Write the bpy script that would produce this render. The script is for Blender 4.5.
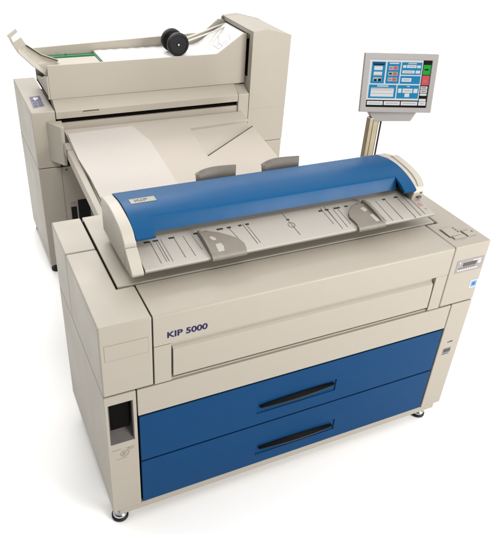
import bpy, bmesh, math, random
from mathutils import Vector, Matrix
random.seed(4)
for o in list(bpy.data.objects): bpy.data.objects.remove(o)
S = bpy.context.scene
C = S.collection

# ------------------------------------------------------------------ camera
cd = bpy.data.cameras.new('camera'); cam = bpy.data.objects.new('camera', cd); C.objects.link(cam)
RX = Vector((0.90692538, -0.41786403, 0.05362854))
UP = Vector((0.19267350, 0.52460223, 0.82925836))
FW = Vector((0.37465089, 0.74174265, -0.55628640))
M = Matrix(((RX[0], UP[0], -FW[0], -0.25105),
            (RX[1], UP[1], -FW[1], -1.28938),
            (RX[2], UP[2], -FW[2], 1.82163), (0, 0, 0, 1)))
cam.matrix_world = M
cd.sensor_fit = 'HORIZONTAL'; cd.sensor_width = 36.0
cd.lens = 628.127 / 500 * 36
cd.shift_x = (250 - 238.142) / 500
cd.shift_y = (273.656 - 267) / 500
cd.clip_start = 0.05; cd.clip_end = 300
S.camera = cam

# ------------------------------------------------------------------ light: a white photo studio
W = bpy.data.worlds.new('World'); S.world = W; W.use_nodes = True
nt = W.node_tree; nt.nodes.clear()
wo = nt.nodes.new('ShaderNodeOutputWorld'); bg = nt.nodes.new('ShaderNodeBackground')
tc = nt.nodes.new('ShaderNodeTexCoord')
dot = nt.nodes.new('ShaderNodeVectorMath'); dot.operation = 'DOT_PRODUCT'
dot.inputs[1].default_value = Vector((0.20, 0.50, 0.84)).normalized()
ramp = nt.nodes.new('ShaderNodeValToRGB')
ramp.color_ramp.elements[0].position = 0.53; ramp.color_ramp.elements[0].color = (0.02, 0.0195, 0.019, 1)
ramp.color_ramp.elements[1].position = 0.88; ramp.color_ramp.elements[1].color = (1.0, 0.99, 0.975, 1)
mp = nt.nodes.new('ShaderNodeMapRange'); mp.inputs[1].default_value = -1; mp.inputs[2].default_value = 1
nt.links.new(tc.outputs['Generated'], dot.inputs[0]); nt.links.new(dot.outputs['Value'], mp.inputs[0])
nt.links.new(mp.outputs[0], ramp.inputs[0]); nt.links.new(ramp.outputs[0], bg.inputs[0])
bg.inputs[1].default_value = 1.63
nt.links.new(bg.outputs[0], wo.inputs[0])

def area(name, loc, target, size, power, color=(1, 0.98, 0.95)):
    l = bpy.data.lights.new(name, 'AREA'); l.shape = 'RECTANGLE'; l.size = size[0]; l.size_y = size[1]
    l.energy = power; l.color = color
    o = bpy.data.objects.new(name, l); C.objects.link(o); o.location = loc
    o.rotation_euler = (Vector(target) - Vector(loc)).to_track_quat('-Z', 'Y').to_euler()
    return o
area('softbox_key', (3.6, -4.2, 2.3), (0.9, 0.3, 0.4), (2.4, 2.4), 385)
area('softbox_back', (0.5, 4.4, 3.9), (0.7, 0.6, 0.8), (2.6, 1.4), 115)
ob = area('fill_folder', (0.3, -0.7, 2.8), (0.7, 1.75, 0.75), (1.2, 1.0), 13)  # added fill, out of view, only to brighten the folding machine
ob.data.spread = math.radians(70)

S.view_settings.view_transform = 'Standard'; S.view_settings.look = 'None'
S.view_settings.gamma = 1; S.view_settings.exposure = 0.0
S.view_settings.use_curve_mapping = False

# ------------------------------------------------------------------ materials
def mat(name, col, rough=0.5, var=0.03, scale=40, bump=0.0, bscale=900, metal=0.0, spec=0.5, emit=None):
    m = bpy.data.materials.new(name); m.use_nodes = True
    n = m.node_tree; b = n.nodes['Principled BSDF']
    b.inputs['Roughness'].default_value = rough; b.inputs['Metallic'].default_value = metal
    b.inputs['Specular IOR Level'].default_value = spec
    t = n.nodes.new('ShaderNodeTexCoord')
    if var > 0:
        nz = n.nodes.new('ShaderNodeTexNoise'); nz.inputs['Scale'].default_value = scale; nz.inputs['Detail'].default_value = 6
        n.links.new(t.outputs['Object'], nz.inputs['Vector'])
        r = n.nodes.new('ShaderNodeMapRange'); r.inputs[1].default_value = 0.3; r.inputs[2].default_value = 0.7
        r.inputs[3].default_value = 1 - var; r.inputs[4].default_value = 1 + var
        n.links.new(nz.outputs['Fac'], r.inputs[0])
        v = n.nodes.new('ShaderNodeVectorMath'); v.operation = 'SCALE'; v.inputs[0].default_value = col
        n.links.new(r.outputs[0], v.inputs['Scale']); n.links.new(v.outputs[0], b.inputs['Base Color'])
        rr = n.nodes.new('ShaderNodeMapRange'); rr.inputs[1].default_value = 0.3; rr.inputs[2].default_value = 0.7
        rr.inputs[3].default_value = max(0.03, rough - 0.05); rr.inputs[4].default_value = min(1, rough + 0.05)
        nz2 = n.nodes.new('ShaderNodeTexNoise'); nz2.inputs['Scale'].default_value = 7; nz2.inputs['Detail'].default_value = 4
        n.links.new(t.outputs['Object'], nz2.inputs['Vector'])
        n.links.new(nz2.outputs['Fac'], rr.inputs[0]); n.links.new(rr.outputs[0], b.inputs['Roughness'])
    else:
        b.inputs['Base Color'].default_value = (*col, 1)
    if bump > 0:
        nb = n.nodes.new('ShaderNodeTexNoise'); nb.inputs['Scale'].default_value = bscale; nb.inputs['Detail'].default_value = 2
        n.links.new(t.outputs['Object'], nb.inputs['Vector'])
        bp = n.nodes.new('ShaderNodeBump'); bp.inputs['Strength'].default_value = bump; bp.inputs['Distance'].default_value = 0.0006
        n.links.new(nb.outputs['Fac'], bp.inputs['Height']); n.links.new(bp.outputs[0], b.inputs['Normal'])
    if emit:
        b.inputs['Emission Color'].default_value = (*col, 1); b.inputs['Emission Strength'].default_value = emit
    return m

BEIGE = mat('powder_coat_beige', (0.300, 0.271, 0.226), 0.48, 0.008, 30, 0.25)
CREAM = mat('cream_plastic', (0.352, 0.325, 0.280), 0.45, 0.008, 25, 0.15)
TRAYM = mat('tray_plastic', (0.310, 0.290, 0.260), 0.5, 0.008, 25, 0.15)
SHEET = mat('pale_sheet', (0.395, 0.368, 0.338), 0.72, 0.008, 18, 0.1)
TABLE = mat('cream_sheet_metal', (0.350, 0.315, 0.274), 0.62, 0.008, 18, 0.15)
BLUE = mat('blue_drawer_paint', (0.0024, 0.038, 0.114), 0.42, 0.02, 25, 0.15, spec=0.07)
SBLUE = mat('blue_scanner_paint', (0.0015, 0.052, 0.142), 0.36, 0.02, 25, 0.1, spec=0.12)
DARK = mat('shadow_gap_black', (0.0035, 0.0032, 0.003), 0.9, 0.1, spec=0.05)
BLACK = mat('black_plastic', (0.0045, 0.0045, 0.005), 0.32, 0.1, 60, spec=0.22)
RUBBER = mat('black_rubber', (0.006, 0.006, 0.0065), 0.5, 0.15, 80, 0.3, spec=0.3)
CHROME = mat('polished_steel', (0.52, 0.52, 0.54), 0.22, 0.03, 50, metal=1.0)
STEEL = mat('white_rod_metal', (0.50, 0.48, 0.44), 0.3, 0.03, 40)
TAUPE = mat('taupe_guide_plastic', (0.150, 0.130, 0.106), 0.45, 0.05, 40, 0.2)
TAUPED = mat('dark_taupe_plastic', (0.075, 0.064, 0.053), 0.5, 0.06, 40, 0.2)
SLOT = mat('slot_grey_brown', (0.050, 0.042, 0.038), 0.6, 0.1, 60)
GREYL = mat('grey_label', (0.22, 0.20, 0.20), 0.5, 0.04, 100)
OFFW = mat('off_white_label', (0.50, 0.48, 0.46), 0.45, 0.02)
WHITE = mat('white_print', (0.60, 0.60, 0.60), 0.5, 0.01)
NAVY = mat('navy_print', (0.007, 0.008, 0.058), 0.5, 0.05, spec=0.2)
VIOLET = mat('violet_label', (0.013, 0.012, 0.085), 0.4, 0.05)
STKBLUE = mat('light_blue_sticker', (0.06, 0.21, 0.42), 0.4, 0.02)
INK = mat('dark_print_ink', (0.02, 0.02, 0.024), 0.6, 0.1)
LINE = mat('grey_print_line', (0.095, 0.085, 0.078), 0.6, 0.05)
SEAM = mat('fine_seam', (0.17, 0.145, 0.115), 0.6, 0.05)
PINK = mat('pink_print', (0.40, 0.17, 0.165), 0.6, 0.03)
GREEN = mat('green_plate', (0.006, 0.130, 0.048), 0.4, 0.06, 40)
BRONZE = mat('bronze_metal', (0.25, 0.21, 0.145), 0.35, 0.06, 30, metal=0.6)
BRONZED = mat('dark_bronze_metal', (0.16, 0.125, 0.07), 0.4, 0.06, 30, metal=0.6)
MON = mat('grey_monitor_plastic', (0.215, 0.203, 0.197), 0.45, 0.02, 30, 0.1)
BADGE = mat('silver_badge', (0.19, 0.19, 0.155), 0.45, 0.04, 60, metal=0.0)

def paper_mat():
    m = mat('white_paper', (0.58, 0.577, 0.57), 0.7, 0.015, 30)
    n = m.node_tree; b = n.nodes['Principled BSDF']; t = n.nodes.new('ShaderNodeTexCoord')
    w = n.nodes.new('ShaderNodeTexWave'); w.inputs['Scale'].default_value = 9; w.inputs['Distortion'].default_value = 1.5
    w.bands_direction = 'DIAGONAL'
    n.links.new(t.outputs['Object'], w.inputs['Vector'])
    bp = n.nodes.new('ShaderNodeBump'); bp.inputs['Strength'].default_value = 0.35; bp.inputs['Distance'].default_value = 0.004
    n.links.new(w.outputs['Fac'], bp.inputs['Height']); n.links.new(bp.outputs[0], b.inputs['Normal'])
    return m
PAPER = paper_mat()
FLOORM = mat('white_studio_floor', (0.945, 0.943, 0.943), 0.75, 0.006, 3, spec=0.15)

# ------------------------------------------------------------------ helpers
ORIGIN = {}
def thing(name, label, cat, loc, group=None):
    o = bpy.data.objects.new(name, None); C.objects.link(o); o.location = loc
    o.empty_display_size = 0.1
    o['label'] = label; o['category'] = cat
    if group: o['group'] = group
    ORIGIN[o] = Vector(loc)
    return o

def obj(name, bm, m, parent=None, bevel=0.0, seg=3, smooth=False, label=None):
    """links a bmesh (in world coordinates) as one mesh object"""
    org = ORIGIN.get(parent, Vector((0, 0, 0)))
    bmesh.ops.recalc_face_normals(bm, faces=bm.faces)
    me = bpy.data.meshes.new(name); bm.to_mesh(me); bm.free()
    for v in me.vertices: v.co -= org
    ms = m if isinstance(m, (list, tuple)) else [m]
    for x in ms: me.materials.append(x)
    o = bpy.data.objects.new(name, me); C.objects.link(o)
    if parent: o.parent = parent
    ORIGIN[o] = org
    if bevel > 0 or smooth:
        for p in me.polygons: p.use_smooth = True
    if bevel > 0:
        md = o.modifiers.new('edge', 'BEVEL'); md.width = bevel; md.segments = seg
        md.limit_method = 'ANGLE'; md.angle_limit = math.radians(32); md.harden_normals = True
        md.use_clamp_overlap = True
    elif smooth:
        me.set_sharp_from_angle(angle=math.radians(38))
    if label: o['label'] = label
    return o

def face(bm, pts, mi=0):
    f = bm.faces.new([bm.verts.new(p) for p in pts]); f.material_index = mi; return f

def box(bm, x0, x1, y0, y1, z0, z1, mi=0):
    v = [bm.verts.new((x, y, z)) for z in (z0, z1) for y in (y0, y1) for x in (x0, x1)]
    for q in ((0, 2, 3, 1), (4, 5, 7, 6), (0, 1, 5, 4), (2, 6, 7, 3), (0, 4, 6, 2), (1, 3, 7, 5)):
        f = bm.faces.new([v[i] for i in q]); f.material_index = mi
    return v

def prism(bm, pts, axis, a0, a1, mi=0):
    """polygon swept along an axis: 'x' takes (y,z), 'y' takes (x,z), 'z' takes (x,y)"""
    def P(p, a):
        return {'x': (a, p[0], p[1]), 'y': (p[0], a, p[1]), 'z': (p[0], p[1], a)}[axis]
    A = [bm.verts.new(P(p, a0)) for p in pts]; B = [bm.verts.new(P(p, a1)) for p in pts]
    n = len(pts)
    for i in range(n):
        j = (i + 1) % n
        f = bm.faces.new((A[i], A[j], B[j], B[i])); f.material_index = mi
    f = bm.faces.new(A[::-1]); f.material_index = mi
    f = bm.faces.new(B); f.material_index = mi

def cyl(bm, p0, p1, r, seg=24, r1=None, mi=0, cap=True):
    p0 = Vector(p0); p1 = Vector(p1); d = (p1 - p0).normalized()
    a = d.orthogonal().normalized(); b = d.cross(a)
    r1 = r if r1 is None else r1
    A = []; B = []
    for i in range(seg):
        t = 2 * math.pi * i / seg; e = a * math.cos(t) + b * math.sin(t)
        A.append(bm.verts.new(p0 + e * r)); B.append(bm.verts.new(p1 + e * r1))
    for i in range(seg):
        j = (i + 1) % seg; f = bm.faces.new((A[i], A[j], B[j], B[i])); f.material_index = mi
    if cap:
        f = bm.faces.new(A[::-1]); f.material_index = mi
        f = bm.faces.new(B); f.material_index = mi

def lathe_z(bm, cx, cy, prof, seg=32, mi=0):
    rings = []
    for r, z in prof:
        rings.append([bm.verts.new((cx + r * math.cos(2 * math.pi * i / seg), cy + r * math.sin(2 * math.pi * i / seg), z)) for i in range(seg)])
    for k in range(len(rings) - 1):
        for i in range(seg):
            j = (i + 1) % seg; f = bm.faces.new((rings[k][i], rings[k][j], rings[k + 1][j], rings[k + 1][i])); f.material_index = mi
    bm.faces.new(rings[0][::-1]).material_index = mi; bm.faces.new(rings[-1]).material_index = mi

def slab(bm, pts, up, t, mi=0):
    """polygon of 3-D points given thickness t along up"""
    up = Vector(up).normalized() * t
    A = [bm.verts.new(Vector(p) - up) for p in pts]; B = [bm.verts.new(Vector(p)) for p in pts]
    n = len(pts)
    for i in range(n):
        j = (i + 1) % n; bm.faces.new((A[i], A[j], B[j], B[i])).material_index = mi
    bm.faces.new(A[::-1]).material_index = mi; bm.faces.new(B).material_index = mi

def front_frame(bm, x0, x1, z0, z1, hx0, hx1, hz0, hz1, y0, y1, depth=None, mi=0):
    """a plate facing -y with a rectangular hole"""
    o = [(x0, z0), (x1, z0), (x1, z1), (x0, z1)]; h = [(hx0, hz0), (hx1, hz0), (hx1, hz1), (hx0, hz1)]
    OF = [bm.verts.new((p[0], y0, p[1])) for p in o]; HF = [bm.verts.new((p[0], y0, p[1])) for p in h]
    OB = [bm.verts.new((p[0], y1, p[1])) for p in o]; yd = y1 if depth is None else y0 + depth
    HB = [bm.verts.new((p[0], yd, p[1])) for p in h]
    for i in range(4):
        j = (i + 1) % 4
        bm.faces.new((OF[i], OF[j], HF[j], HF[i])); bm.faces.new((OF[i], OB[i], OB[j], OF[j]))
        bm.faces.new((HF[i], HF[j], HB[j], HB[i]))
        if depth is None: bm.faces.new((OB[i], HB[i], HB[j], OB[j]))
    if depth is not None: bm.faces.new(OB); bm.faces.new(HB)

def spline(pts, n=5):
    out = []
    P = [Vector((*p, 0)) for p in pts]; P = [2 * P[0] - P[1]] + P + [2 * P[-1] - P[-2]]
    for i in range(1, len(P) - 2):
        for k in range(n):
            t = k / n; a, b, c, d = P[i - 1], P[i], P[i + 1], P[i + 2]
            q = 0.5 * ((2 * b) + (c - a) * t + (2 * a - 5 * b + 4 * c - d) * t * t + (3 * b - a - 3 * c + d) * t ** 3)
            out.append((q.x, q.y))
    out.append((P[-2].x, P[-2].y)); return out

def lettering(name, body, m, parent, place, w, h, bold=0.0, depth=0.0005):
    """text as a mesh: place(u, v, d) turns letter coordinates into the world"""
    cu = bpy.data.curves.new('lettering', 'FONT'); cu.body = body; cu.extrude = 0.5; cu.offset = bold
    t = bpy.data.objects.new('lettering', cu); C.objects.link(t)
    dg = bpy.context.evaluated_depsgraph_get(); dg.update()
    me = bpy.data.meshes.new_from_object(t.evaluated_get(dg)); bpy.data.objects.remove(t)
    xs = [v.co.x for v in me.vertices]; ys = [v.co.y for v in me.vertices]
    x0, x1, y0, y1 = min(xs), max(xs), min(ys), max(ys)
    bm = bmesh.new(); bm.from_mesh(me)
    for v in bm.verts:
        u = (v.co.x - x0) / (x1 - x0) * w; vv = (v.co.y - y0) / (y1 - y0) * h
        v.co = place(u, vv, depth if v.co.z > 0 else 0.0)
    return obj(name, bm, m, parent)

FZ = -0.088
# ------------------------------------------------------------------ floor
bm = bmesh.new()
face(bm, [(-60, -60, FZ), (60, -60, FZ), (60, 60, FZ), (-60, 60, FZ)])
fl = obj('floor', bm, FLOORM); fl['kind'] = 'structure'

# ================================================================== wide format printer
PR = thing('wide_format_printer', 'beige floor-standing wide printer with two blue drawers, in front of the folding machine', 'printer', (0.68, 0.30, FZ))

# dark body the covers are fixed to: what shows in the gaps
bm = bmesh.new()
box(bm, 0.090, 1.270, 0.016, 0.590, 0.004, 0.525)
box(bm, 0.030, 1.330, 0.030, 0.590, 0.500, 0.762)
obj('chassis', bm, DARK, PR)

bm = bmesh.new(); box(bm, 0.022, 1.333, 0.0025, 0.580, -0.025, -0.001)
box(bm, 0.0965, 1.2625, 0.0025, 0.03, -0.001, 0.0035)
obj('base_plinth', bm, BEIGE, PR, 0.0015)

bm = bmesh.new(); front_frame(bm, 0.0, 0.0950, 0.0, 0.5185, 0.0105, 0.0835, 0.3195, 0.4830, 0.0, 0.603, depth=0.045)
sp = obj('side_panel', bm, BEIGE, PR, 0.004)
bm = bmesh.new(); box(bm, 1.2640, 1.36, 0.0, 0.603, 0.0, 0.5185)
sp2 = obj('side_panel', bm, BEIGE, PR, 0.004)
# recessed slot of the left panel
bm = bmesh.new()
prism(bm, [(0.001, 0.3200), (0.044, 0.3205), (0.044, 0.375)], 'x', 0.0110, 0.0830)
s = 0.0110
box(bm, 0.0108, 0.0130, 0.002, 0.0445, 0.330, 0.4825); box(bm, 0.0810, 0.0833, 0.002, 0.0445, 0.330, 0.4825)
obj('slot_lining', bm, SLOT, sp)
bm = bmesh.new(); box(bm, 0.0150, 0.0770, 0.014, 0.0440, 0.368, 0.4815); obj('slot_window', bm, DARK, sp, 0.003)
# engraved picture under the slot
bm = bmesh.new()
def ring(bm, cx, cz, r, t, y0, y1, n=28, a0=0, a1=2 * math.pi):
    for i in range(n):
        a = a0 + (a1 - a0) * i / n; b = a0 + (a1 - a0) * (i + 1) / n
        P = [(cx + math.cos(q) * rr, cz + math.sin(q) * rr) for q, rr in ((a, r), (b, r), (b, r + t), (a, r + t))]
        prism(bm, P, 'y', y0, y1)
ring(bm, 0.0500, 0.270, 0.0120, 0.0013, -0.0006, 0.0005)
ring(bm, 0.0500, 0.270, 0.0050, 0.0010, -0.0006, 0.0005, 16)
for (a, b, c, d) in ((0.012, 0.2925, 0.040, 0.2935), (0.056, 0.291, 0.082, 0.2925), (0.064, 0.284, 0.080, 0.285), (0.062, 0.276, 0.070, 0.277), (0.022, 0.250, 0.056, 0.2508)):
    box(bm, a, c, -0.0006, 0.0005, b, d)
prism(bm, [(0.058, 0.283), (0.066, 0.291), (0.067, 0.290), (0.059, 0.282)], 'y', -0.0006, 0.0005)
prism(bm, [(0.042, 0.262), (0.050, 0.278), (0.0512, 0.2775), (0.0432, 0.2615)], 'y', -0.0006, 0.0005)
obj('engraved_pictogram', bm, SEAM, sp)
# stickers of the right panel
bm = bmesh.new()
box(bm, 1.3000, 1.3065, -0.0005, 0.002, 0.3315, 0.3365); box(bm, 1.3085, 1.3235, -0.0005, 0.002, 0.332, 0.338)
obj('serial_print', bm, INK, sp2)
bm = bmesh.new(); box(bm, 1.288, 1.327, -0.0006, 0.002, 0.272, 0.305); x = 1.291
while x < 1.3235:
    w = random.choice((0.0012, 0.002, 0.003)); box(bm, x, x + w, -0.0011, -0.0004, 0.284, 0.302, 1); x += w + random.choice((0.001, 0.0018))
box(bm, 1.292, 1.318, -0.0011, -0.0004, 0.2755, 0.2785, 1)
obj('barcode_sticker', bm, [GREYL, INK], sp2)

bm = bmesh.new(); box(bm, 0.0985, 1.2605, 0.0, 0.015, 0.4130, 0.5180); obj('header_panel', bm, BEIGE, PR, 0.0015)

# drawers
for zt, zb, hx0, hx1, hz0, hz1, gx0, gx1, gz, dz in ((0.4065, 0.2110, 0.503, 0.812, 0.262, 0.3155, 0.513, 0.802, 0.297, 0.006),
                                                    (0.2040, 0.0075, 0.511, 0.838, 0.0535, 0.1065, 0.524, 0.826, 0.0895, -0.005)):
    bm = bmesh.new(); front_frame(bm, 0.1015, 1.2560, zb, zt, hx0, hx1, hz0, hz1, 0.0, 0.014, depth=0.0045)
    dr = obj('drawer', bm, BLUE, PR, 0.0013)
    # grip: a long black lens standing out of the recess
    L = gx1 - gx0; top = []; bot = []
    for i in range(25):
        t = i / 24; xx = gx0 + L * t
        zc = gz + dz * t
        top.append((xx, zc + 0.0055 * math.sin(math.pi * t) ** 0.6))
        bot.append((xx, zc - 0.003 - 0.0145 * math.sin(math.pi * min(1, t * 0.92 + 0.04)) ** 0.9))
    bm = bmesh.new(); A = []
    for (a, b) in zip(top, bot):
        m_ = 0.5 * (a[1] + b[1]); th = (a[1] - b[1])
        A.append([bm.verts.new((a[0], 0.004, a[1])), bm.verts.new((a[0], -0.006 - th * 0.45, a[1] - th * 0.25)),
                  bm.verts.new((a[0], -0.007 - th * 0.35, m_ - th * 0.1)), bm.verts.new((b[0], 0.003, b[1]))])
    for i in range(24):
        for k in range(4):
            kk = (k + 1) % 4; bm.faces.new((A[i][k], A[i + 1][k], A[i + 1][kk], A[i][kk]))
    bm.faces.new(A[0]); bm.faces.new(A[-1][::-1])
    obj('drawer_handle', bm, BLACK, dr, smooth=True)

bm = bmesh.new(); box(bm, 0.0975, 1.2595, 0.0030, 0.0165, 0.2050, 0.2100); obj('drawer_gap_shade', bm, DARK, PR)  # black bars added between the drawers to paint the shade of the gaps
bm = bmesh.new(); box(bm, 0.0975, 1.2595, 0.0030, 0.0165, 0.4072, 0.4126); obj('drawer_gap_shade', bm, DARK, PR)
# upper covers
bm = bmesh.new()
prism(bm, [(0.0, 0.0), (0.1490, 0.0), (0.1490, 0.1610), (0.0965, 0.1610), (0.0965, 0.3900), (0.0, 0.3900)], 'z', 0.5225, 0.771)
lc = obj('corner_cover', bm, BEIGE, PR, 0.0055)
bm = bmesh.new(); box(bm, 0.0, 0.0950, 0.3925, 0.603, 0.5225, 0.771); obj('rear_cover', bm, BEIGE, PR, 0.004)
bm = bmesh.new(); box(bm, 0.0135, 0.1365, -0.0006, 0.004, 0.6535, 0.7065)
nl = obj('blank_nameplate', bm, BEIGE, lc, 0.0003)
bm = bmesh.new()
for (a, b, c, d) in ((0.0128, 0.1372, 0.7065, 0.7074), (0.0128, 0.1372, 0.6526, 0.6535), (0.0128, 0.0136, 0.6535, 0.7065), (0.1364, 0.1372, 0.6535, 0.7065)):
    box(bm, a, b, -0.0004, 0.001, c, d)
obj('nameplate_outline', bm, SEAM, nl)

bm = bmesh.new()
prism(bm, [(1.2045, 0.0), (1.36, 0.0), (1.36, 0.603), (1.2580, 0.603), (1.2580, 0.1610), (1.2045, 0.1610)], 'z', 0.5225, 0.771)
rc = obj('corner_cover', bm, BEIGE, PR, 0.0055)
# operator plate on its front
bm = bmesh.new(); box(bm, 1.2300, 1.3490, -0.0008, 0.004, 0.660, 0.7115)
cyl(bm, (1.331, -0.0016, 0.692), (1.331, -0.0006, 0.692), 0.0065, 20, mi=1); cyl(bm, (1.243, -0.0016, 0.7015), (1.243, -0.0006, 0.7015), 0.003, 14, mi=1)
for i in range(9): box(bm, 1.240 + i * 0.0102, 1.2465 + i * 0.0102, -0.0014, -0.0006, 0.668, 0.6725, 1)
box(bm, 1.300, 1.338, -0.0014, -0.0006, 0.7015, 0.7045, 1)
box(bm, 1.258, 1.318, -0.0012, -0.0006, 0.684, 0.699, 2); box(bm, 1.240, 1.316, -0.0012, -0.0006, 0.6775, 0.6800, 2)
obj('indicator_plate', bm, [GREYL, WHITE, SLOT], rc)
bm = bmesh.new(); box(bm, 1.3200, 1.3560, -0.0006, 0.003, 0.5790, 0.6120); es = obj('energy_sticker', bm, mat('pale_sticker', (0.40, 0.44, 0.47), 0.4, 0.02), rc)
bm = bmesh.new(); box(bm, 1.326, 1.350, -0.0011, 0.0, 0.5840, 0.6070); ed = obj('sticker_print', bm, STKBLUE, es)
bm = bmesh.new(); ring(bm, 1.338, 0.592, 0.0075, 0.0015, -0.0016, -0.0005, 14, 0.3, math.pi - 0.3)
prism(bm, [(1.334, 0.590), (1.338, 0.5985), (1.342, 0.590), (1.338, 0.593)], 'y', -0.0016, -0.0005)
obj('sticker_print', bm, NAVY, ed)
# keypad on its top
bm = bmesh.new()
prism(bm, [(1.231, 0.062), (1.284, 0.060), (1.288, 0.116), (1.233, 0.116)], 'z', 0.7695, 0.7745)
box(bm, 1.236, 1.286, 0.044, 0.058, 0.7695, 0.7765)
box(bm, 1.296, 1.334, 0.046, 0.086, 0.7695, 0.7750)
kp = obj('keypad', bm, BEIGE, rc, 0.0012)
bm = bmesh.new()
box(bm, 1.2275, 1.2315, 0.060, 0.118, 0.7695, 0.7718); box(bm, 1.2925, 1.2962, 0.045, 0.082, 0.7695, 0.7718)
box(bm, 1.2475, 1.2860, 0.1165, 0.1190, 0.7695, 0.7716)
for yy in (0.106, 0.094, 0.082): box(bm, 1.2780, 1.2840, yy - 0.003, yy + 0.003, 0.7740, 0.7756)
box(bm, 1.240, 1.270, 0.0600, 0.0612, 0.7740, 0.7750)
box(bm, 1.326, 1.332, 0.062, 0.070, 0.7745, 0.7757); box(bm, 1.300, 1.322, 0.078, 0.0795, 0.7745, 0.7755)
obj('keypad_print', bm, TAUPED, kp)

# front cover with the name
bm = bmesh.new()
prof = [(0.1600, 0.640), (0.1600, 0.7705)] + [(0.0085 - 0.0085 * math.sin(a), 0.7705 - 0.0085 + 0.0085 * math.cos(a)) for a in [math.pi / 2 * i / 6 for i in range(7)]] + [(0.0, 0.6645), (0.012, 0.6645), (0.012, 0.640)]
prism(bm, prof, 'x', 0.1525, 1.2010)
fc = obj('front_cover', bm, BEIGE, PR, smooth=True)
lettering('brand_lettering', 'KIP 5000', NAVY, fc, lambda u, v, d: Vector((0.192 + u, -d - 0.0001, 0.6855 + v + u * 0.0)), 0.1215, 0.0215, bold=0.028)
bm = bmesh.new(); box(bm, 0.1525, 0.2035, 0.0, 0.020, 0.5225, 0.6620); obj('filler_panel', bm, BEIGE, PR, 0.0012)
bm = bmesh.new(); box(bm, 1.1515, 1.2010, 0.0, 0.020, 0.5225, 0.6635); obj('filler_panel', bm, BEIGE, PR, 0.0012)
# bypass door under it
bm = bmesh.new()
prism(bm, [(0.030, 0.6580), (0.024, 0.6580), (0.013, 0.647), (0.0010, 0.6360), (-0.0005, 0.600), (-0.0005, 0.5385), (0.004, 0.5345), (0.03, 0.5345)], 'x', 0.2095, 1.1460)
bd = obj('bypass_door', bm, BEIGE, PR, 0.001)
bm = bmesh.new(); box(bm, 0.2035, 0.2060, 0.006, 0.02, 0.5225, 0.660); box(bm, 0.2040, 1.1510, 0.007, 0.025, 0.5195, 0.5260)
obj('door_frame', bm, BEIGE, PR)

# top plate the scanner stands on
bm = bmesh.new(); box(bm, 0.1020, 1.2515, 0.1695, 0.603, 0.750, 0.7708)
obj('top_plate', bm, BEIGE, PR, 0.0012)

# levelling feet
for fx, fy in ((0.030, 0.045), (1.303, 0.045), (0.060, 0.54), (1.300, 0.54)):
    bm = bmesh.new()
    lathe_z(bm, fx, fy, [(0.0255, FZ), (0.0285, FZ + 0.003), (0.0285, FZ + 0.010), (0.024, FZ + 0.0135)])
    ft = obj('levelling_foot', bm, RUBBER, PR, smooth=True)
    bm = bmesh.new()
    lathe_z(bm, fx, fy, [(0.0235, FZ + 0.0132), (0.0235, FZ + 0.0180), (0.0195, FZ + 0.0240), (0.0110, FZ + 0.0275), (0.0085, FZ + 0.030), (0.0085, -0.0255)])
    obj('foot_screw', bm, CHROME, ft, smooth=True)

# ================================================================== scanner on the printer
SC = thing('document_scanner', 'long blue-topped scanner with cream ends lying on top of the beige printer', 'scanner', (0.68, 0.30, 0.771))
bm = bmesh.new()
box(bm, 0.20, 1.16, 0.30, 0.43, 0.7712, 0.800)
box(bm, 0.172, 1.186, 0.175, 0.45, 0.7985, 0.815)
obj('base', bm, CREAM, SC, 0.002)
bm = bmesh.new()
box(bm, 0.174, 1.184, 0.312, 0.448, 0.815, 0.885)
obj('feed_mouth', bm, DARK, SC)

capL = [(0.456, 0.799), (0.462, 0.905)] + spline([(0.462, 0.914), (0.43, 0.920), (0.37, 0.927), (0.30, 0.922), (0.245, 0.908), (0.211, 0.882)], 4) + [(0.209, 0.872), (0.209, 0.800), (0.385, 0.797)]
bm = bmesh.new(); prism(bm, capL, 'x', 0.138, 0.1755); obj('end_cap', bm, CREAM, SC, 0.004)
bm = bmesh.new(); prism(bm, [(0.2075, 0.8005), (0.2075, 0.8700), (0.2020, 0.8690), (0.150, 0.8270), (0.1425, 0.8170), (0.1450, 0.8080)], 'x', 0.1385, 0.1750)
obj('cap_front', bm, CREAM, SC, 0.003)
capR = [(0.456, 0.799), (0.468, 0.905)] + spline([(0.470, 0.914), (0.430, 0.924), (0.385, 0.931), (0.30, 0.921), (0.255, 0.906), (0.232, 0.888)], 4) + [(0.225, 0.868), (0.232, 0.838), (0.26, 0.800)]
bm = bmesh.new(); prism(bm, capR, 'x', 1.1780, 1.2220)
capro = obj('end_cap', bm, CREAM, SC, 0.004)
rim = [(y, z + 0.0045) for (y, z) in spline([(0.405, 0.9285), (0.385, 0.931), (0.30, 0.921), (0.255, 0.906), (0.232, 0.888)], 4)]
bm = bmesh.new(); prism(bm, rim + [(0.236, 0.880), (0.40, 0.915)], 'x', 1.1960, 1.2225); obj('cap_rim', bm, CREAM, capro, 0.001)
bm = bmesh.new(); box(bm, 1.197, 1.213, 0.2195, 0.232, 0.8475, 0.8540); box(bm, 1.206, 1.216, 0.2240, 0.232, 0.8635, 0.8690); obj('hinge_screw', bm, TAUPED, capro, 0.001)

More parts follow.
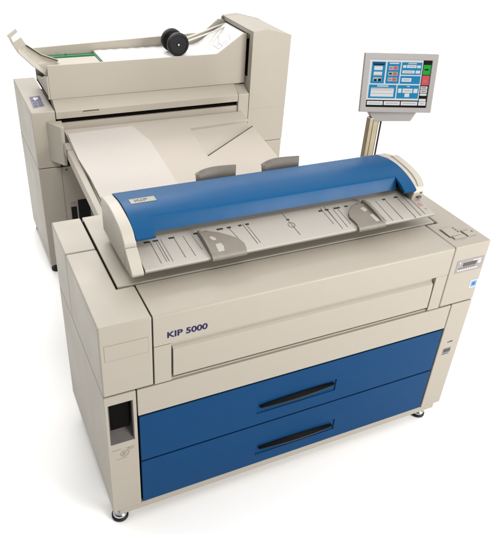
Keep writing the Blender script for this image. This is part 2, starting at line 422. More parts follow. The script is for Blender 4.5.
# blue cover
arc = spline([(0.471, 0.903), (0.464, 0.9155), (0.430, 0.9225), (0.375, 0.9295), (0.335, 0.9285), (0.295, 0.9215), (0.245, 0.9045), (0.214, 0.8875)], 6)
def shell(profile, t):
    inner = []
    for i, p in enumerate(profile):
        a = Vector(profile[max(0, i - 1)]); b = Vector(profile[min(len(profile) - 1, i + 1)]); d = (b - a).normalized()
        n = Vector((-d.y, d.x))
        if n.y > 0: n = -n
        if i == 0: n = Vector((-0.7, -0.7))
        inner.append((p[0] + n.x * t, p[1] + n.y * t))
    return profile + inner[::-1]
arcmid = [p for p in arc if p[0] > 0.2795] + [(0.2785, 0.9165)]
bm = bmesh.new()
full = shell(arc, 0.010)
prism(bm, full, 'x', 0.1765, 0.2350); prism(bm, full, 'x', 1.1270, 1.1770)
mid = arcmid + [(0.2755, 0.9130), (0.2610, 0.8755), (0.2670, 0.8740), (0.2850, 0.9050)] + [p for p in shell(arc, 0.010)[len(arc):] if p[0] > 0.29]
prism(bm, mid, 'x', 0.2350, 1.1270)
cv = obj('blue_cover', bm, SBLUE, SC, smooth=True)
# badge
def on_arc(y):
    for a, b in zip(arc, arc[1:]):
        if a[0] >= y >= b[0]:
            t = (a[0] - y) / (a[0] - b[0] + 1e-9); return a[1] + (b[1] - a[1]) * t
    return arc[-1][1]
def on_cover(u, v, d, x0=0.2035, y0=0.350):
    y = y0 + v; return Vector((x0 + u, y, on_arc(y) + 0.0004 + d))
bm = bmesh.new()
N = 8
for i in range(N):
    a, b = 0.030 * i / N, 0.030 * (i + 1) / N
    P = [on_cover(0, a, 0.0010), on_cover(0.080, a, 0.0010), on_cover(0.080, b, 0.0010), on_cover(0, b, 0.0010)]
    slab(bm, P, (0, 0, 1), 0.002)
bg_ = obj('badge', bm, BADGE, cv)
lettering('badge_lettering', 'KIP', TAUPED, bg_, lambda u, v, d: on_cover(u + 0.014, v + 0.008, 0.0013 + d), 0.042, 0.0145, bold=0.02)

# feed tray
def tz(y): return 0.825 + 0.17 * (y - 0.145)
bm = bmesh.new()
yf = 0.1425; yb = 0.31
prism(bm, [(yf, tz(yf) - 0.004), (yf + 0.004, tz(yf)), (yb, tz(yb)), (yb, tz(yb) - 0.014), (yf + 0.006, tz(yf) - 0.013)], 'x', 0.1790, 1.2160)
tr_n = Vector((0, -0.17, 1)).normalized()
def strip(bm, x0, y0, x1, y1, w, h=0.0006, mi=0):
    d = Vector((x1 - x0, y1 - y0)).normalized(); n = Vector((-d.y, d.x)) * w / 2
    P = [(x0 + n.x, y0 + n.y), (x1 + n.x, y1 + n.y), (x1 - n.x, y1 - n.y), (x0 - n.x, y0 - n.y)]
    slab(bm, [(p[0], p[1], tz(p[1]) + h) for p in P], tr_n, h + 0.0008, mi)
for (a, b, c, d, w) in ((0.230, 0.262, 0.233, 0.161, .0014), (0.247, 0.262, 0.250, 0.163, .0010), (0.2545, 0.262, 0.2575, 0.164, .0016), (0.2640, 0.262, 0.2680, 0.160, .0010),
                        (0.3050, 0.262, 0.3090, 0.166, .0016), (0.3350, 0.258, 0.3400, 0.165, .0012), (0.3620, 0.255, 0.3680, 0.185, .001), (0.4870, 0.255, 0.4960, 0.204, .0014),
                        (0.5375, 0.264, 0.5445, 0.165, .0016), (0.5490, 0.260, 0.5550, 0.167, .0012), (0.689, 0.279, 0.696, 0.167, .0016), (0.8300, 0.276, 0.8320, 0.186, .0012),
                        (0.8465, 0.276, 0.8490, 0.190, .0014), (0.8500, 0.258, 0.8490, 0.157, .0012), (0.8700, 0.256, 0.8700, 0.160, .0012), (0.8880, 0.256, 0.8880, 0.170, .001),
                        (1.0180, 0.258, 1.0180, 0.152, .0012), (1.0450, 0.258, 1.0440, 0.150, .0012), (1.0840, 0.258, 1.0832, 0.147, .0016), (1.1350, 0.269, 1.1340, 0.141, .0016), (1.1600, 0.268, 1.1590, 0.146, .0010), (1.178, 0.262, 1.180, 0.152, .001)):
    strip(bm, a, b, c, d, w, mi=1)
for (x, w) in ((0.2205, 0.017), (0.2475, 0.017), (0.2980, 0.018), (0.3800, 0.022), (0.4094, 0.013), (0.4573, 0.021), (0.4885, 0.013), (0.5264, 0.011), (0.5519, 0.012), (0.8223, 0.013), (0.8474, 0.013), (0.8867, 0.024), (0.9236, 0.012), (0.9672, 0.011), (1.0803, 0.012), (1.1317, 0.015)):
    strip(bm, x - w / 2, 0.2590, x + w / 2, 0.2590, 0.0065, 0.0007, 2)
strip(bm, 0.687, 0.2458, 0.697, 0.2458, 0.006, 0.0007, 2)
for i in range(18):
    a, b = 2 * math.pi * i / 18, 2 * math.pi * (i + 1) / 18
    strip(bm, 0.6916 + .011 * math.cos(a), 0.2183 + .012 * math.sin(a), 0.6916 + .011 * math.cos(b), 0.2183 + .012 * math.sin(b), 0.0016, 0.0007, 1)
strip(bm, 1.190, 0.200, 1.205, 0.200, 0.016, 0.0007, 3); strip(bm, 1.1990, 0.176, 1.2060, 0.174, 0.006, 0.0006, 3)
tr = obj('feed_tray', bm, [TRAYM, LINE, INK, PINK], SC)

# paper guides riding on the tray: a ridge, a plate with two windows, a lip over the edge
def guide(plate, windows, ridge, lip):
    bm = bmesh.new()
    slab(bm, [(x, y, tz(y) + 0.0085) for x, y in plate], tr_n, 0.0080)
    g = obj('paper_guide', bm, TAUPE, SC, 0.0015)
    bm = bmesh.new()
    for w in windows: slab(bm, [(x, y, tz(y) + 0.0091) for x, y in w], tr_n, 0.001)
    obj('guide_window', bm, TRAYM, g)
    (x0, y0), (x1, y1), wd = ridge
    bm = bmesh.new()
    n = 12; L = []
    for i in range(n + 1):
        t = i / n; x = x0 + (x1 - x0) * t; y = y0 + (y1 - y0) * t; h = 0.006 + 0.014 * math.sin(math.pi * (0.12 + 0.80 * t)) ** 0.7
        L.append([bm.verts.new((x - wd / 2, y, tz(y) + 0.0004)), bm.verts.new((x - wd / 2, y, tz(y) + h)), bm.verts.new((x + wd / 2, y, tz(y) + h)), bm.verts.new((x + wd / 2, y, tz(y) + 0.0004))])
    for i in range(n):
        for k in range(4): bm.faces.new((L[i][k], L[i + 1][k], L[i + 1][(k + 1) % 4], L[i][(k + 1) % 4]))
    bm.faces.new(L[0]); bm.faces.new(L[-1][::-1])
    obj('guide_fence', bm, TAUPE, g, 0.002)
    lx0, lx1 = lip
    bm = bmesh.new()
    prism(bm, [(0.150, tz(0.150) + 0.009), (0.138, tz(0.138) + 0.0085), (0.1330, tz(0.133) + 0.002), (0.1335, tz(0.133) - 0.006), (0.1390, tz(0.133) - 0.009), (0.1415, tz(0.14) - 0.002), (0.1445, tz(0.144) + 0.0008), (0.150, tz(0.150) + 0.0008)], 'x', lx0, lx1)
    obj('guide_lip', bm, TAUPE, g, 0.0012)
    return g
guide([(0.386, 0.252), (0.412, 0.252), (0.443, 0.2377), (0.470, 0.216), (0.4934, 0.1931), (0.5005, 0.168), (0.497, 0.146), (0.386, 0.146)],
      [[(0.4055, 0.222), (0.4150, 0.224), (0.4235, 0.212), (0.4215, 0.203), (0.4100, 0.206)], [(0.4110, 0.186), (0.4290, 0.188), (0.4330, 0.172), (0.4270, 0.152), (0.4080, 0.151)]],
      ((0.3835, 0.256), (0.3850, 0.146), 0.009), (0.381, 0.494))
guide([(0.992, 0.252), (0.943, 0.2508), (0.922, 0.234), (0.9051, 0.2157), (0.8975, 0.196), (0.9018, 0.164), (0.902, 0.146), (0.996, 0.146)],
      [[(0.9580, 0.226), (0.9740, 0.230), (0.9800, 0.212), (0.9640, 0.206)], [(0.9720, 0.186), (0.9860, 0.190), (0.9900, 0.166), (0.9890, 0.150), (0.9740, 0.151)]],
      ((0.9915, 0.262), (0.9985, 0.146), 0.012), (0.898, 1.004))
# curved paper stops at the back
for x0, x1 in ((0.474, 0.616), (0.722, 0.866)):
    bm = bmesh.new(); n = 12; A = []; B = []
    for i in range(n + 1):
        t = i / n; x = x0 + (x1 - x0) * t; bow = 0.018 * math.sin(math.pi * t)
        prof = [(0.500, 0.868), (0.502, 0.895), (0.508, 0.916), (0.516, 0.928)]
        ex = 0.010 * (t ** 6); ez = -0.014 * (1 - t) ** 5
        A.append([bm.verts.new((x + (ex * k / 3), y + bow * 0.5, z + (ez if k == 3 else 0))) for k, (y, z) in enumerate(prof)])
        B.append([bm.verts.new((x + (ex * k / 3), y + bow * 0.5 + 0.004, z + (ez if k == 3 else 0))) for k, (y, z) in enumerate(prof)])
    for i in range(n):
        for k in range(3):
            bm.faces.new((A[i][k], A[i + 1][k], A[i + 1][k + 1], A[i][k + 1])); bm.faces.new((B[i][k], B[i][k + 1], B[i + 1][k + 1], B[i + 1][k]))
        bm.faces.new((A[i][3], A[i + 1][3], B[i + 1][3], B[i][3])); bm.faces.new((A[i][0], B[i][0], B[i + 1][0], A[i + 1][0]))
    for e in (0, n):
        for k in range(3): bm.faces.new((A[e][k], A[e][k + 1], B[e][k + 1], B[e][k]))
    box(bm, x0 + 0.02, x0 + 0.05, 0.455, 0.505, 0.866, 0.874); box(bm, x1 - 0.05, x1 - 0.02, 0.455, 0.505, 0.866, 0.874)
    obj('paper_stop', bm, TAUPED, SC, smooth=True)

# ================================================================== touch screen on its post
TS = thing('touch_screen_terminal', 'grey touch screen with green and red keys on a bronze post behind the printer', 'touch screen', (1.287, 0.655, FZ))
bm = bmesh.new()
box(bm, 1.2580, 1.3080, 0.640, 0.664, FZ + 0.02, 0.985)
po = obj('post', bm, BRONZE, TS, 0.004)
bm = bmesh.new(); box(bm, 1.2760, 1.2785, 0.6385, 0.641, 0.3, 0.975); obj('post_groove', bm, BRONZED, po)
bm = bmesh.new(); box(bm, 1.3020, 1.3078, 0.6380, 0.6402, 0.3, 0.975); obj('post_strip', bm, OFFW, po)
bm = bmesh.new(); cyl(bm, (1.3190, 0.648, 0.20), (1.3190, 0.648, 0.985), 0.0045, 12); obj('cable', bm, RUBBER, TS, smooth=True)
bm = bmesh.new(); lathe_z(bm, 1.287, 0.76, [(0.15, FZ), (0.15, FZ + 0.012), (0.13, FZ + 0.022)]); box(bm, 1.255, 1.319, 0.635, 0.70, FZ + 0.005, FZ + 0.03)
obj('foot_plate', bm, BRONZED, TS, 0.002)
yaw, tilt, roll = -0.36, 0.17, 0.012
r0 = Vector((math.cos(yaw), math.sin(yaw), 0)); n0 = Vector((math.sin(yaw), -math.cos(yaw), 0)); up = Vector((0, 0, 1))
n2 = math.cos(tilt) * n0 + math.sin(tilt) * up; u2 = math.cos(tilt) * up - math.sin(tilt) * n0
r2 = math.cos(roll) * r0 + math.sin(roll) * u2; u3 = math.cos(roll) * u2 - math.sin(roll) * r0
CM = Vector((1.349, 0.62, 1.1195)); MW, MH = 0.286, 0.2175
def ms(u, v, d=0.0):   # u right, v up from the middle, d towards the viewer
    return CM + r2 * u + u3 * v + n2 * d
def mbox(bm, u0, u1, v0, v1, d0, d1, mi=0, inset=0.0):
    A = [bm.verts.new(ms(u, v, d0)) for u, v in ((u0 + inset, v0 + inset), (u1 - inset, v0 + inset), (u1 - inset, v1 - inset), (u0 + inset, v1 - inset))]
    B = [bm.verts.new(ms(u, v, d1)) for u, v in ((u0, v0), (u1, v0), (u1, v1), (u0, v1))]
    for i in range(4): bm.faces.new((A[i], A[(i + 1) % 4], B[(i + 1) % 4], B[i])).material_index = mi
    bm.faces.new(A[::-1]).material_index = mi; bm.faces.new(B).material_index = mi
SX0, SX1, SY0, SY1 = -0.1195, 0.1205, -0.0895, 0.0860     # screen opening
bm = bmesh.new()
o_ = [(-MW / 2, -MH / 2), (MW / 2, -MH / 2), (MW / 2, MH / 2), (-MW / 2, MH / 2)]; h_ = [(SX0, SY0), (SX1, SY0), (SX1, SY1), (SX0, SY1)]
OF = [bm.verts.new(ms(*p, 0)) for p in o_]; HF = [bm.verts.new(ms(*p, -0.001)) for p in h_]
OB = [bm.verts.new(ms(*p, -0.018)) for p in o_]; HB = [bm.verts.new(ms(*p, -0.006)) for p in h_]
for i in range(4):
    j = (i + 1) % 4
    bm.faces.new((OF[i], OF[j], HF[j], HF[i])); bm.faces.new((OF[i], OB[i], OB[j], OF[j])); bm.faces.new((HF[i], HF[j], HB[j], HB[i])); bm.faces.new((OB[i], HB[i], HB[j], OB[j]))
mo = obj('bezel', bm, MON, TS, 0.0025)
bm = bmesh.new(); mbox(bm, -MW / 2 + 0.004, MW / 2 - 0.004, -MH / 2 + 0.004, MH / 2 - 0.004, -0.050, -0.0185, 0, 0.02)
obj('housing', bm, MON, TS, 0.004)
# chin that carries the screen on the post
bm = bmesh.new()
P = [(-0.108, -0.100), (0.098, -0.100), (0.072, -0.145), (-0.078, -0.147)]
A = [bm.verts.new(ms(u, v, -0.016)) for u, v in P]; B = [bm.verts.new(ms(u, v, -0.055)) for u, v in P]
for i in range(4): bm.faces.new((A[i], A[(i + 1) % 4], B[(i + 1) % 4], B[i]))
bm.faces.new(A); bm.faces.new(B[::-1]); obj('chin', bm, MON, TS, 0.003)
# picture on the screen, laid out in the pixels of the picture (u 0..331, v 0..262 down)
def glow(name, col, e=0.85):
    m = bpy.data.materials.new(name); m.use_nodes = True; b = m.node_tree.nodes['Principled BSDF']
    b.inputs['Base Color'].default_value = (0.004, 0.004, 0.004, 1); b.inputs['Roughness'].default_value = 0.35; b.inputs['Specular IOR Level'].default_value = 0.04
    b.inputs['Emission Color'].default_value = (*col, 1); b.inputs['Emission Strength'].default_value = e
    return m
GL = [glow('screen_white', (0.80, 0.80, 0.80)), glow('screen_blue', (0.012, 0.26, 0.52)), glow('screen_black', (0.004, 0.004, 0.004)), glow('screen_green', (0.02, 0.42, 0.05)),
      glow('screen_red', (0.72, 0.10, 0.13)), glow('screen_grey', (0.48, 0.50, 0.50)), glow('screen_dark_blue', (0.01, 0.08, 0.22)), glow('screen_pink', (0.60, 0.18, 0.17))]
def ui(bm, u0, v0, u1, v1, mi, lay=1):
    f = lambda u: SX0 + u / 331 * (SX1 - SX0); g = lambda v: SY1 - v / 262 * (SY1 - SY0)
    d = -0.0055 + lay * 0.00035
    mbox(bm, f(u0), f(u1), g(v1), g(v0), d - 0.0003, d, mi)
bm = bmesh.new()
ui(bm, 0, 0, 331, 262, 0, 0)
ui(bm, 285, 0, 331, 262, 2); ui(bm, 0, 222, 331, 262, 2)
for (a, b, c, d) in ((12, 12, 85, 130), (93, 12, 165, 130), (171, 12, 280, 80), (171, 86, 280, 130), (8, 137, 156, 212), (162, 137, 280, 212)): ui(bm, a, b, c, d, 1)
ui(bm, 14, 14, 80, 22, 6, 2); ui(bm, 18, 23, 78, 30, 2, 2)
for k in range(3): ui(bm, 25, 36 + k * 30, 70, 57 + k * 30, 0 if k < 2 else 5, 2)
ui(bm, 27, 82, 68, 87, 5, 3); ui(bm, 30, 106, 45, 117, 2, 3); ui(bm, 52, 103, 68, 117, 2, 3)
ui(bm, 105, 16, 155, 22, 0, 2)
for k in range(3):
    ui(bm, 104, 34 + k * 31, 154, 55 + k * 31, 5, 2); ui(bm, 108, 40 + k * 31, 122, 49 + k * 31, 7 if k != 1 else 2, 3); ui(bm, 128, 36 + k * 31, 150, 53 + k * 31, 7, 3)
    ui(bm, 133, 40 + k * 31, 143, 49 + k * 31, 4, 4)
ui(bm, 205, 16, 250, 20, 0, 2)
for (a, b, c, d) in ((178, 28, 196, 42), (200, 26, 250, 42), (254, 28, 274, 42), (178, 56, 244, 72), (250, 56, 274, 72), (180, 98, 232, 118)): ui(bm, a, b, c, d, 0, 2)
ui(bm, 206, 31, 244, 36, 5, 3); ui(bm, 184, 62, 236, 67, 5, 3); ui(bm, 186, 105, 224, 111, 5, 3)
ui(bm, 52, 141, 112, 147, 0, 2); ui(bm, 20, 153, 144, 203, 0, 2); ui(bm, 20, 153, 144, 160, 5, 3); ui(bm, 20, 184, 144, 187, 5, 3); ui(bm, 22, 165, 132, 168, 5, 3)
for (a, b, c, d) in ((168, 156, 186, 180), (192, 156, 246, 180), (252, 156, 274, 180), (206, 183, 232, 203)): ui(bm, a, b, c, d, 0, 2)
ui(bm, 198, 165, 240, 170, 5, 3); ui(bm, 214, 142, 228, 146, 0, 2)
ui(bm, 289, 24, 329, 78, 3, 2); ui(bm, 296, 46, 318, 54, 2, 3); ui(bm, 289, 82, 329, 136, 4, 2); ui(bm, 300, 104, 316, 120, 7, 3)
for (a, b) in ((142, 158), (161, 178), (182, 194), (212, 226)): ui(bm, 289, a, 326, b, 0, 2)
for b in (148, 167): ui(bm, 294, b, 320, b + 4, 2, 3)
for (a, c) in ((6, 92), (98, 186), (192, 282), (288, 328)): ui(bm, a, 228, c, 250, 0, 2); ui(bm, a + 10, 237, c - 10, 242, 5, 3)
obj('screen_picture', bm, GL, TS)

# ================================================================== folding machine behind
FM = thing('folding_machine', 'tall beige folding machine with a top tray, behind the wide printer', 'folding machine', (0.76, 1.87, FZ))
Y0 = 1.602; YB = 2.137
bm = bmesh.new()
box(bm, 0.130, 1.400, 1.622, 2.10, -0.02, 0.735)
obj('chassis', bm, DARK, FM)
bm = bmesh.new(); box(bm, 0.104, 1.424, Y0, YB, -0.040, 0.508); body = obj('lower_cabinet', bm, BEIGE, FM, 0.004)
bm = bmesh.new(); box(bm, 0.2105, 0.2135, Y0 - 0.0008, Y0 + 0.004, 0.0, 0.507); obj('door_seam', bm, SEAM, body)
bm = bmesh.new(); cyl(bm, (0.236, Y0 - 0.002, 0.492), (0.236, Y0, 0.492), 0.0055, 12); obj('door_screw', bm, TAUPED, body)
bm = bmesh.new(); box(bm, 0.239, 0.267, Y0 - 0.002, Y0 + 0.002, 0.190, 0.286); box(bm, 0.275, 0.335, Y0 - 0.002, Y0 + 0.002, 0.190, 0.320); obj('outlet_panel', bm, BLACK, body)
bm = bmesh.new(); box(bm, 0.240, 0.266, Y0 - 0.0015, Y0 + 0.002, 0.298, 0.312); obj('rating_label', bm, GREYL, body)

bm = bmesh.new(); box(bm, 0.104, 0.2115, Y0, YB, 0.5115, 0.7885); sh = obj('side_cover', bm, BEIGE, FM, 0.005)
# violet sign on it
def sg(u, v): # u across (0..1), v down (0..1)
    a = Vector((0.132, 1.825)); b = Vector((0.184, 1.835)); c = Vector((0.179, 1.676)); d = Vector((0.125, 1.660))
    p = (a * (1 - u) + b * u) * (1 - v) + (d * (1 - u) + c * u) * v
    return p
def sgp(bm, u0, v0, u1, v1, h):
    slab(bm, [(*sg(u, v), 0.7885 + h) for u, v in ((u0, v1), (u1, v1), (u1, v0), (u0, v0))], (0, 0, 1), 0.0015)
bm = bmesh.new(); sgp(bm, 0, 0, 1, 1, 0.0008); sgn = obj('sign_plate', bm, mat('grey_blue_label', (0.10, 0.10, 0.14), 0.4, 0.03), sh)
bm = bmesh.new(); sgp(bm, 0.10, 0.06, 0.98, 0.46, 0.0012); sgp(bm, 0.12, 0.55, 0.46, 0.70, 0.0012); sgp(bm, 0.12, 0.76, 0.46, 0.94, 0.0012); sgp(bm, 0.56, 0.55, 0.94, 0.70, 0.0012); sgp(bm, 0.56, 0.76, 0.94, 0.94, 0.0012); sv = obj('sign_field', bm, VIOLET, sgn)
bm = bmesh.new(); sgp(bm, 0.30, 0.17, 0.74, 0.32, 0.0016); sgp(bm, 0.40, 0.12, 0.52, 0.40, 0.0017); obj('sign_symbol', bm, OFFW, sv)

# wedge cover beside the intake
bm = bmesh.new(); prism(bm, [(0.166, 1.6008), (0.2140, 1.512), (0.2290, 1.512), (0.2360, 1.6008)], 'z', 0.535, 0.741)
for v in bm.verts:
    if v.co.z < 0.6: v.co.z = 0.548 if v.co.y > 1.55 else 0.553
hc = obj('wedge_cover', bm, BEIGE, FM, 0.003)

# sloping top cover with a lip
bm = bmesh.new()
prism(bm, [(1.602, 0.7475), (1.601, 0.781), (1.604, 0.7845), (1.658, 0.8210), (1.70, 0.826), (1.72, 0.80), (1.64, 0.7475)], 'x', 0.2145, 1.1430)
tcv = obj('top_cover', bm, BEIGE, FM, 0.0015)
bm = bmesh.new(); box(bm, 0.338, 0.418, 1.5998, 1.604, 0.7645, 0.7800); hd = obj('finger_grip', bm, BEIGE, tcv, 0.0008)
bm = bmesh.new(); box(bm, 0.340, 0.416, 1.5990, 1.603, 0.7725, 0.7785); obj('grip_gap', bm, TAUPED, hd)
bm = bmesh.new(); box(bm, 1.1455, 1.2065, 1.602, 1.70, 0.5115, 0.8225)
for v in bm.verts:
    if v.co.z > 0.8 and v.co.y < 1.65: v.co.z = 0.784
obj('filler_block', bm, BEIGE, FM, 0.004)

# tower on the right, its left face open
prof = [(1.2080, 0.5115), (1.424, 0.5115), (1.424, 1.066), (1.290, 1.0985), (1.2080, 1.0915)]
bm = bmesh.new()
prism(bm, prof, 'y', Y0, 1.640)          # front wall
prism(bm, prof, 'y', 1.962, 1.990)       # back wall
prism(bm, [(1.2085, 1.070), (1.2085, 1.0905), (1.290, 1.0975), (1.4235, 1.065), (1.4235, 0.52), (1.300, 0.52), (1.300, 1.05)], 'y', 1.6395, 1.9625)
box(bm, 1.2085, 1.31, 1.6395, 1.9625, 0.5115, 0.86)
tw = obj('tower', bm, BEIGE, FM)
bm = bmesh.new(); box(bm, 1.285, 1.300, 1.6405, 1.9615, 0.86, 1.0495); box(bm, 1.2090, 1.30, 1.6405, 1.673, 0.8605, 1.0695); obj('tower_cavity', bm, DARK, tw)
bm = bmesh.new(); box(bm, 1.212, 1.25, 1.674, 1.95, 1.035, 1.0690); obj('tower_rollers', bm, BLACK, tw, 0.004)
bm = bmesh.new(); cyl(bm, (1.202, 1.655, 1.057), (1.215, 1.655, 1.057), 0.011, 16); obj('pivot_pin', bm, TAUPED, tw, smooth=True); bm = bmesh.new(); cyl(bm, (1.200, 1.972, 1.078), (1.2085, 1.972, 1.078), 0.011, 16); obj('pivot_pin', bm, TAUPED, tw, smooth=True)
# one skin over the tower front so it reads as a single rounded sheet
bm = bmesh.new(); prism(bm, [(1.2075, 0.70), (1.4245, 0.70), (1.4245, 1.0665), (1.290, 1.0993), (1.2075, 1.0922)], 'y', 1.6005, 1.6035); obj('tower_front', bm, BEIGE, tw, 0.0012)

# trough on top
bm = bmesh.new(); front = [(0.2080, 0.822), (1.2020, 0.824), (1.2010, 1.070), (1.186, 1.073), (1.046, 0.981), (1.030, 0.979), (0.2080, 0.977)]
prism(bm, front, 'y', 1.660, 1.669)
t_ = obj('tray_front', bm, BEIGE, FM, 0.0015)
bm = bmesh.new(); prism(bm, [(0.198, 0.82), (1.205, 0.82), (1.205, 1.075), (1.172, 1.077), (1.088, 1.012), (0.198, 0.980)], 'y', 1.960, 1.969); obj('tray_back', bm, BEIGE, FM, 0.0015)
bm = bmesh.new(); box(bm, 0.2000, 1.2020, 1.6695, 1.9595, 0.820, 0.835); obj('tray_floor', bm, BEIGE, FM)
bm = bmesh.new(); prism(bm, [(1.6605, 0.823), (1.9600, 0.823), (1.9600, 0.850), (1.82, 0.880), (1.72, 0.915), (1.6605, 0.930)], 'x', 0.200, 0.2075); obj('tray_end', bm, BEIGE, FM, 0.001)
bm = bmesh.new(); box(bm, 1.1990, 1.2072, 1.6700, 1.6740, 0.836, 1.060); obj('tray_gap_shade', bm, DARK, FM)  # dark plate added behind the gap by the tower, standing in for its shade
# green plate and cream plate in its left end
bm = bmesh.new(); box(bm, 0.215, 0.4950, 1.672, 1.950, 0.935, 0.945); gl_ = obj('liner_plate', bm, GREEN, FM, 0.001)
bm = bmesh.new(); box(bm, 0.2250, 0.4760, 1.702, 1.870, 0.9455, 0.9500); obj('liner_strip', bm, TABLE, gl_, 0.001)
bm = bmesh.new(); box(bm, 0.4800, 0.4930, 1.685, 1.948, 0.9452, 0.949); box(bm, 0.225, 0.478, 1.876, 1.884, 0.9452, 0.957); box(bm, 0.225, 0.478, 1.690, 1.698, 0.9452, 0.958); box(bm, 0.338, 0.346, 1.895, 1.910, 0.9452, 0.962); obj('liner_rail', bm, GREEN, gl_, 0.001)
bm = bmesh.new(); box(bm, 0.23, 0.49, 1.70, 1.94, 0.8352, 0.9345); obj('liner_support', bm, BEIGE, FM)
bm = bmesh.new(); cyl(bm, (0.212, 1.69, 0.944), (0.242, 1.69, 0.958), 0.011, 14); cyl(bm, (0.204, 1.675, 0.915), (0.214, 1.675, 0.922), 0.008, 12); obj('liner_knob', bm, GREEN, gl_, smooth=True)

# chute that sticks out to the left
near = [(0.206, 0.926), (0.148, 0.977), (0.097, 1.034)]; far = [(0.285, 0.958), (0.213, 0.987), (0.150, 1.035)]
bm = bmesh.new()
def strap(bm, A, B, t=0.004):
    for (a, b), (c, d) in zip(zip(A, B), zip(A[1:], B[1:])):
        n = (Vector(c) - Vector(a)).cross(Vector(b) - Vector(a)).normalized()
        if n.z < 0: n = -n
        slab(bm, [a, c, d, b], n, t)
N3 = [(x, 1.690, z) for x, z in near]; F3 = [(x, 1.800, z) for x, z in far]
strap(bm, N3, F3)
chb = obj('chute', bm, BEIGE, FM)
bm = bmesh.new()
strap(bm, [(x, y - 0.001, z + 0.001) for x, y, z in N3], [(x + .004, y + .020, z + 0.016) for x, y, z in N3], 0.003)
obj('chute_rail', bm, CREAM, chb); bm = bmesh.new()
strap(bm, [(x - 0.004, y - 0.020, z + 0.012) for x, y, z in F3], [(x, y + 0.001, z + .002) for x, y, z in F3], 0.003)
obj('chute_rail', bm, CREAM, chb)
bm = bmesh.new()
strap(bm, [(0.097, 1.690, 1.034), (0.076, 1.690, 1.076)], [(0.150, 1.800, 1.035), (0.130, 1.800, 1.072)])
strap(bm, [(0.076, 1.690, 1.076), (0.069, 1.690, 1.097)], [(0.083, 1.703, 1.076), (0.076, 1.703, 1.096)])
strap(bm, [(0.070, 1.690, 1.096), (0.061, 1.690, 1.111)], [(0.118, 1.800, 1.096), (0.111, 1.800, 1.110)])
obj('chute_flap', bm, BEIGE, chb)

# press rollers on their two rods
bm = bmesh.new(); cyl(bm, (0.868, 1.750, 1.013), (0.868, 1.845, 1.013), 0.010, 16); ro = obj('press_roller', bm, RUBBER, FM, smooth=True)
for y0, y1 in ((1.742, 1.766), (1.832, 1.856)):
    bm = bmesh.new(); N = 48
    rp = [(0.050, y0), (0.0555, y0 + 0.004), (0.0555, y1 - 0.004), (0.050, y1)]
    rp = [(0.006, y0 + 0.002), (0.008, y0 + 0.002), (0.010, y0 + 0.005), (0.043, y0 + 0.004), (0.046, y0)] + rp + [(0.012, y1)]
    R_ = [[bm.verts.new((0.868 + r * math.cos(2 * math.pi * i / N), y, 1.013 + r * math.sin(2 * math.pi * i / N))) for i in range(N)] for r, y in rp]
    for k in range(len(R_) - 1):
        for i in range(N): bm.faces.new((R_[k][i], R_[k][(i + 1) % N], R_[k + 1][(i + 1) % N], R_[k + 1][i]))
    bm.faces.new(R_[0]); bm.faces.new(R_[-1][::-1])
    obj('disc', bm, RUBBER, ro, smooth=True)
bm = bmesh.new(); cyl(bm, (0.868, 1.7400, 1.013), (0.868, 1.745, 1.013), 0.0045, 12); obj('axle_screw', bm, STEEL, ro, smooth=True)
for a, b in (((0.880, 1.782, 1.004), (1.235, 1.925, 1.052)), ((0.880, 1.820, 1.008), (1.235, 1.966, 1.058))):
    bm = bmesh.new(); cyl(bm, a, b, 0.0040, 12); obj('rod', bm, STEEL, ro, smooth=True)

# feed table sloping down to the printer
def bz(y): return 0.695 - 0.17 * (1.602 - y)
bn = Vector((0, -0.17, 1)).normalized()
def tp(bm, P, h, t): slab(bm, [(x, y, bz(y) + h) for x, y in P], bn, t)
bm = bmesh.new(); tp(bm, [(0.262, 0.640), (1.158, 0.640), (1.158, 1.598), (0.262, 1.598)], -0.014, 0.015)
ft_ = obj('feed_table', bm, TABLE, FM, 0.001)
bm = bmesh.new()
tp(bm, [(0.275, 0.640), (1.160, 0.640), (1.160, 1.442), (1.1575, 1.444), (0.8300, 1.2420), (0.8369, 1.4953), (1.1650, 1.515), (1.1640, 1.6000), (0.2420, 1.6000), (0.2500, 1.34), (0.2625, 1.196)], 0, 0.0138)
sh1 = obj('table_sheet', bm, TABLE, ft_, 0.0012)
bm = bmesh.new(); cyl(bm, (0.8310, 1.2440, bz(1.244) + 0.0005), (1.1575, 1.4465, bz(1.4465) + 0.0005), 0.0030, 10); obj('diagonal_gap_shade', bm, TAUPED, ft_, smooth=True)  # thin dark cylinder painting the shadow gap along the diagonal sheet edge
bm = bmesh.new()
tp(bm, [(0.279, 0.640), (0.612, 0.640), (0.6123, 1.0815), (0.6060, 1.4147), (0.560, 1.5600), (0.2490, 1.5500), (0.2485, 1.34), (0.2610, 1.196)], 0.0070, 0.0068)
obj('cover_sheet', bm, SHEET, sh1, 0.0006)
bm = bmesh.new(); box(bm, 0.220, 1.1450, 1.6120, 1.640, 0.600, 0.7230); obj('intake_sill', bm, BEIGE, FM)
bm = bmesh.new()
prism(bm, [(0.640, bz(0.64) - 0.060), (0.640, bz(0.64) - 0.008), (1.500, bz(1.5) - 0.008), (1.512, bz(1.512) - 0.014), (1.514, bz(1.514) - 0.060)], 'x', 0.2180, 0.2500)
for v in bm.verts: v.co.x += 0.020 * max(0, (1.35 - v.co.y)) / 0.7
ra = obj('table_rail', bm, BEIGE, ft_, 0.007)
bm = bmesh.new(); box(bm, 0.2172, 0.2500, 1.440, 1.442, bz(1.44) - 0.052, bz(1.44) - 0.0072); obj('rail_seam', bm, TAUPED, ra)

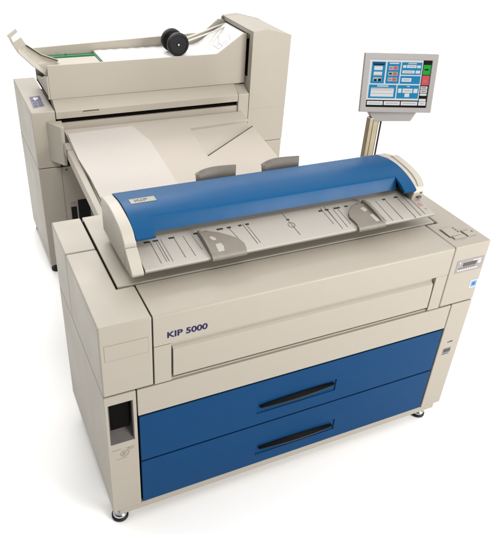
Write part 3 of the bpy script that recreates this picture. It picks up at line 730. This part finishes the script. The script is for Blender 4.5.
for fx, fy in ((0.135, 1.635), (1.39, 1.635), (0.135, 2.10), (1.39, 2.10)):
    bm = bmesh.new(); lathe_z(bm, fx, fy, [(0.024, FZ), (0.026, FZ + 0.003), (0.026, FZ + 0.014), (0.014, FZ + 0.020), (0.012, -0.0405)])
    obj('levelling_foot', bm, RUBBER, FM, smooth=True)

# folded drawings lying in the tray: a loose stack that runs up into the tower
PP = thing('drawing_stack', 'long white stack of folded drawings lying in the top tray under the black rollers', 'paper stack', (0.80, 1.80, 0.8352))
bm = bmesh.new()
xs = [0.488 + 0.028 * i for i in range(20)] + [1.048, 1.075, 1.105, 1.14, 1.175, 1.215, 1.25]
top = []
for i, x in enumerate(xs):
    z = 0.9565 + (0.0012 if i % 2 else -0.0012) if x < 1.04 else 0.957 + 0.43 * (x - 1.03) + 0.7 * max(0, x - 1.03) * (0.2 if x > 1.1 else 0.1)
    top.append((x, z))
prism(bm, [(xs[0], 0.8355), (1.205, 0.8355), (1.2505, 1.010)] + top[::-1], 'y', 1.6750, 1.9500)
def pz(x):
    for a, b in zip(top, top[1:]):
        if a[0] <= x <= b[0]: return a[1] + (b[1] - a[1]) * (x - a[0]) / (b[0] - a[0])
    return top[0][1]
def mark(x0, y0, x1, y1, w=0.0022):
    d = Vector((x1 - x0, y1 - y0)).normalized(); n = Vector((-d.y, d.x)) * w / 2
    P = [(x0 + n.x, y0 + n.y), (x1 + n.x, y1 + n.y), (x1 - n.x, y1 - n.y), (x0 - n.x, y0 - n.y)]
    slab(bm, [(p[0], p[1], pz(p[0]) + 0.0008) for p in P], (0, 0, 1), 0.001, 1)
for (a, b, c, d) in ((1.080, 1.73, 1.102, 1.73), (1.080, 1.73, 1.080, 1.80), (1.102, 1.73, 1.102, 1.80), (1.083, 1.77, 1.10, 1.77), (1.11, 1.72, 1.135, 1.74), (1.11, 1.75, 1.135, 1.76), (1.11, 1.80, 1.13, 1.86), (1.145, 1.74, 1.165, 1.80), (0.93, 1.70, 0.95, 1.71), (1.15, 1.86, 1.17, 1.88)):
    mark(a, b, c, d)
obj('folded_sheets', bm, [PAPER, mat('faint_drawing_line', (0.27, 0.27, 0.28), 0.7, 0.05)], PP)
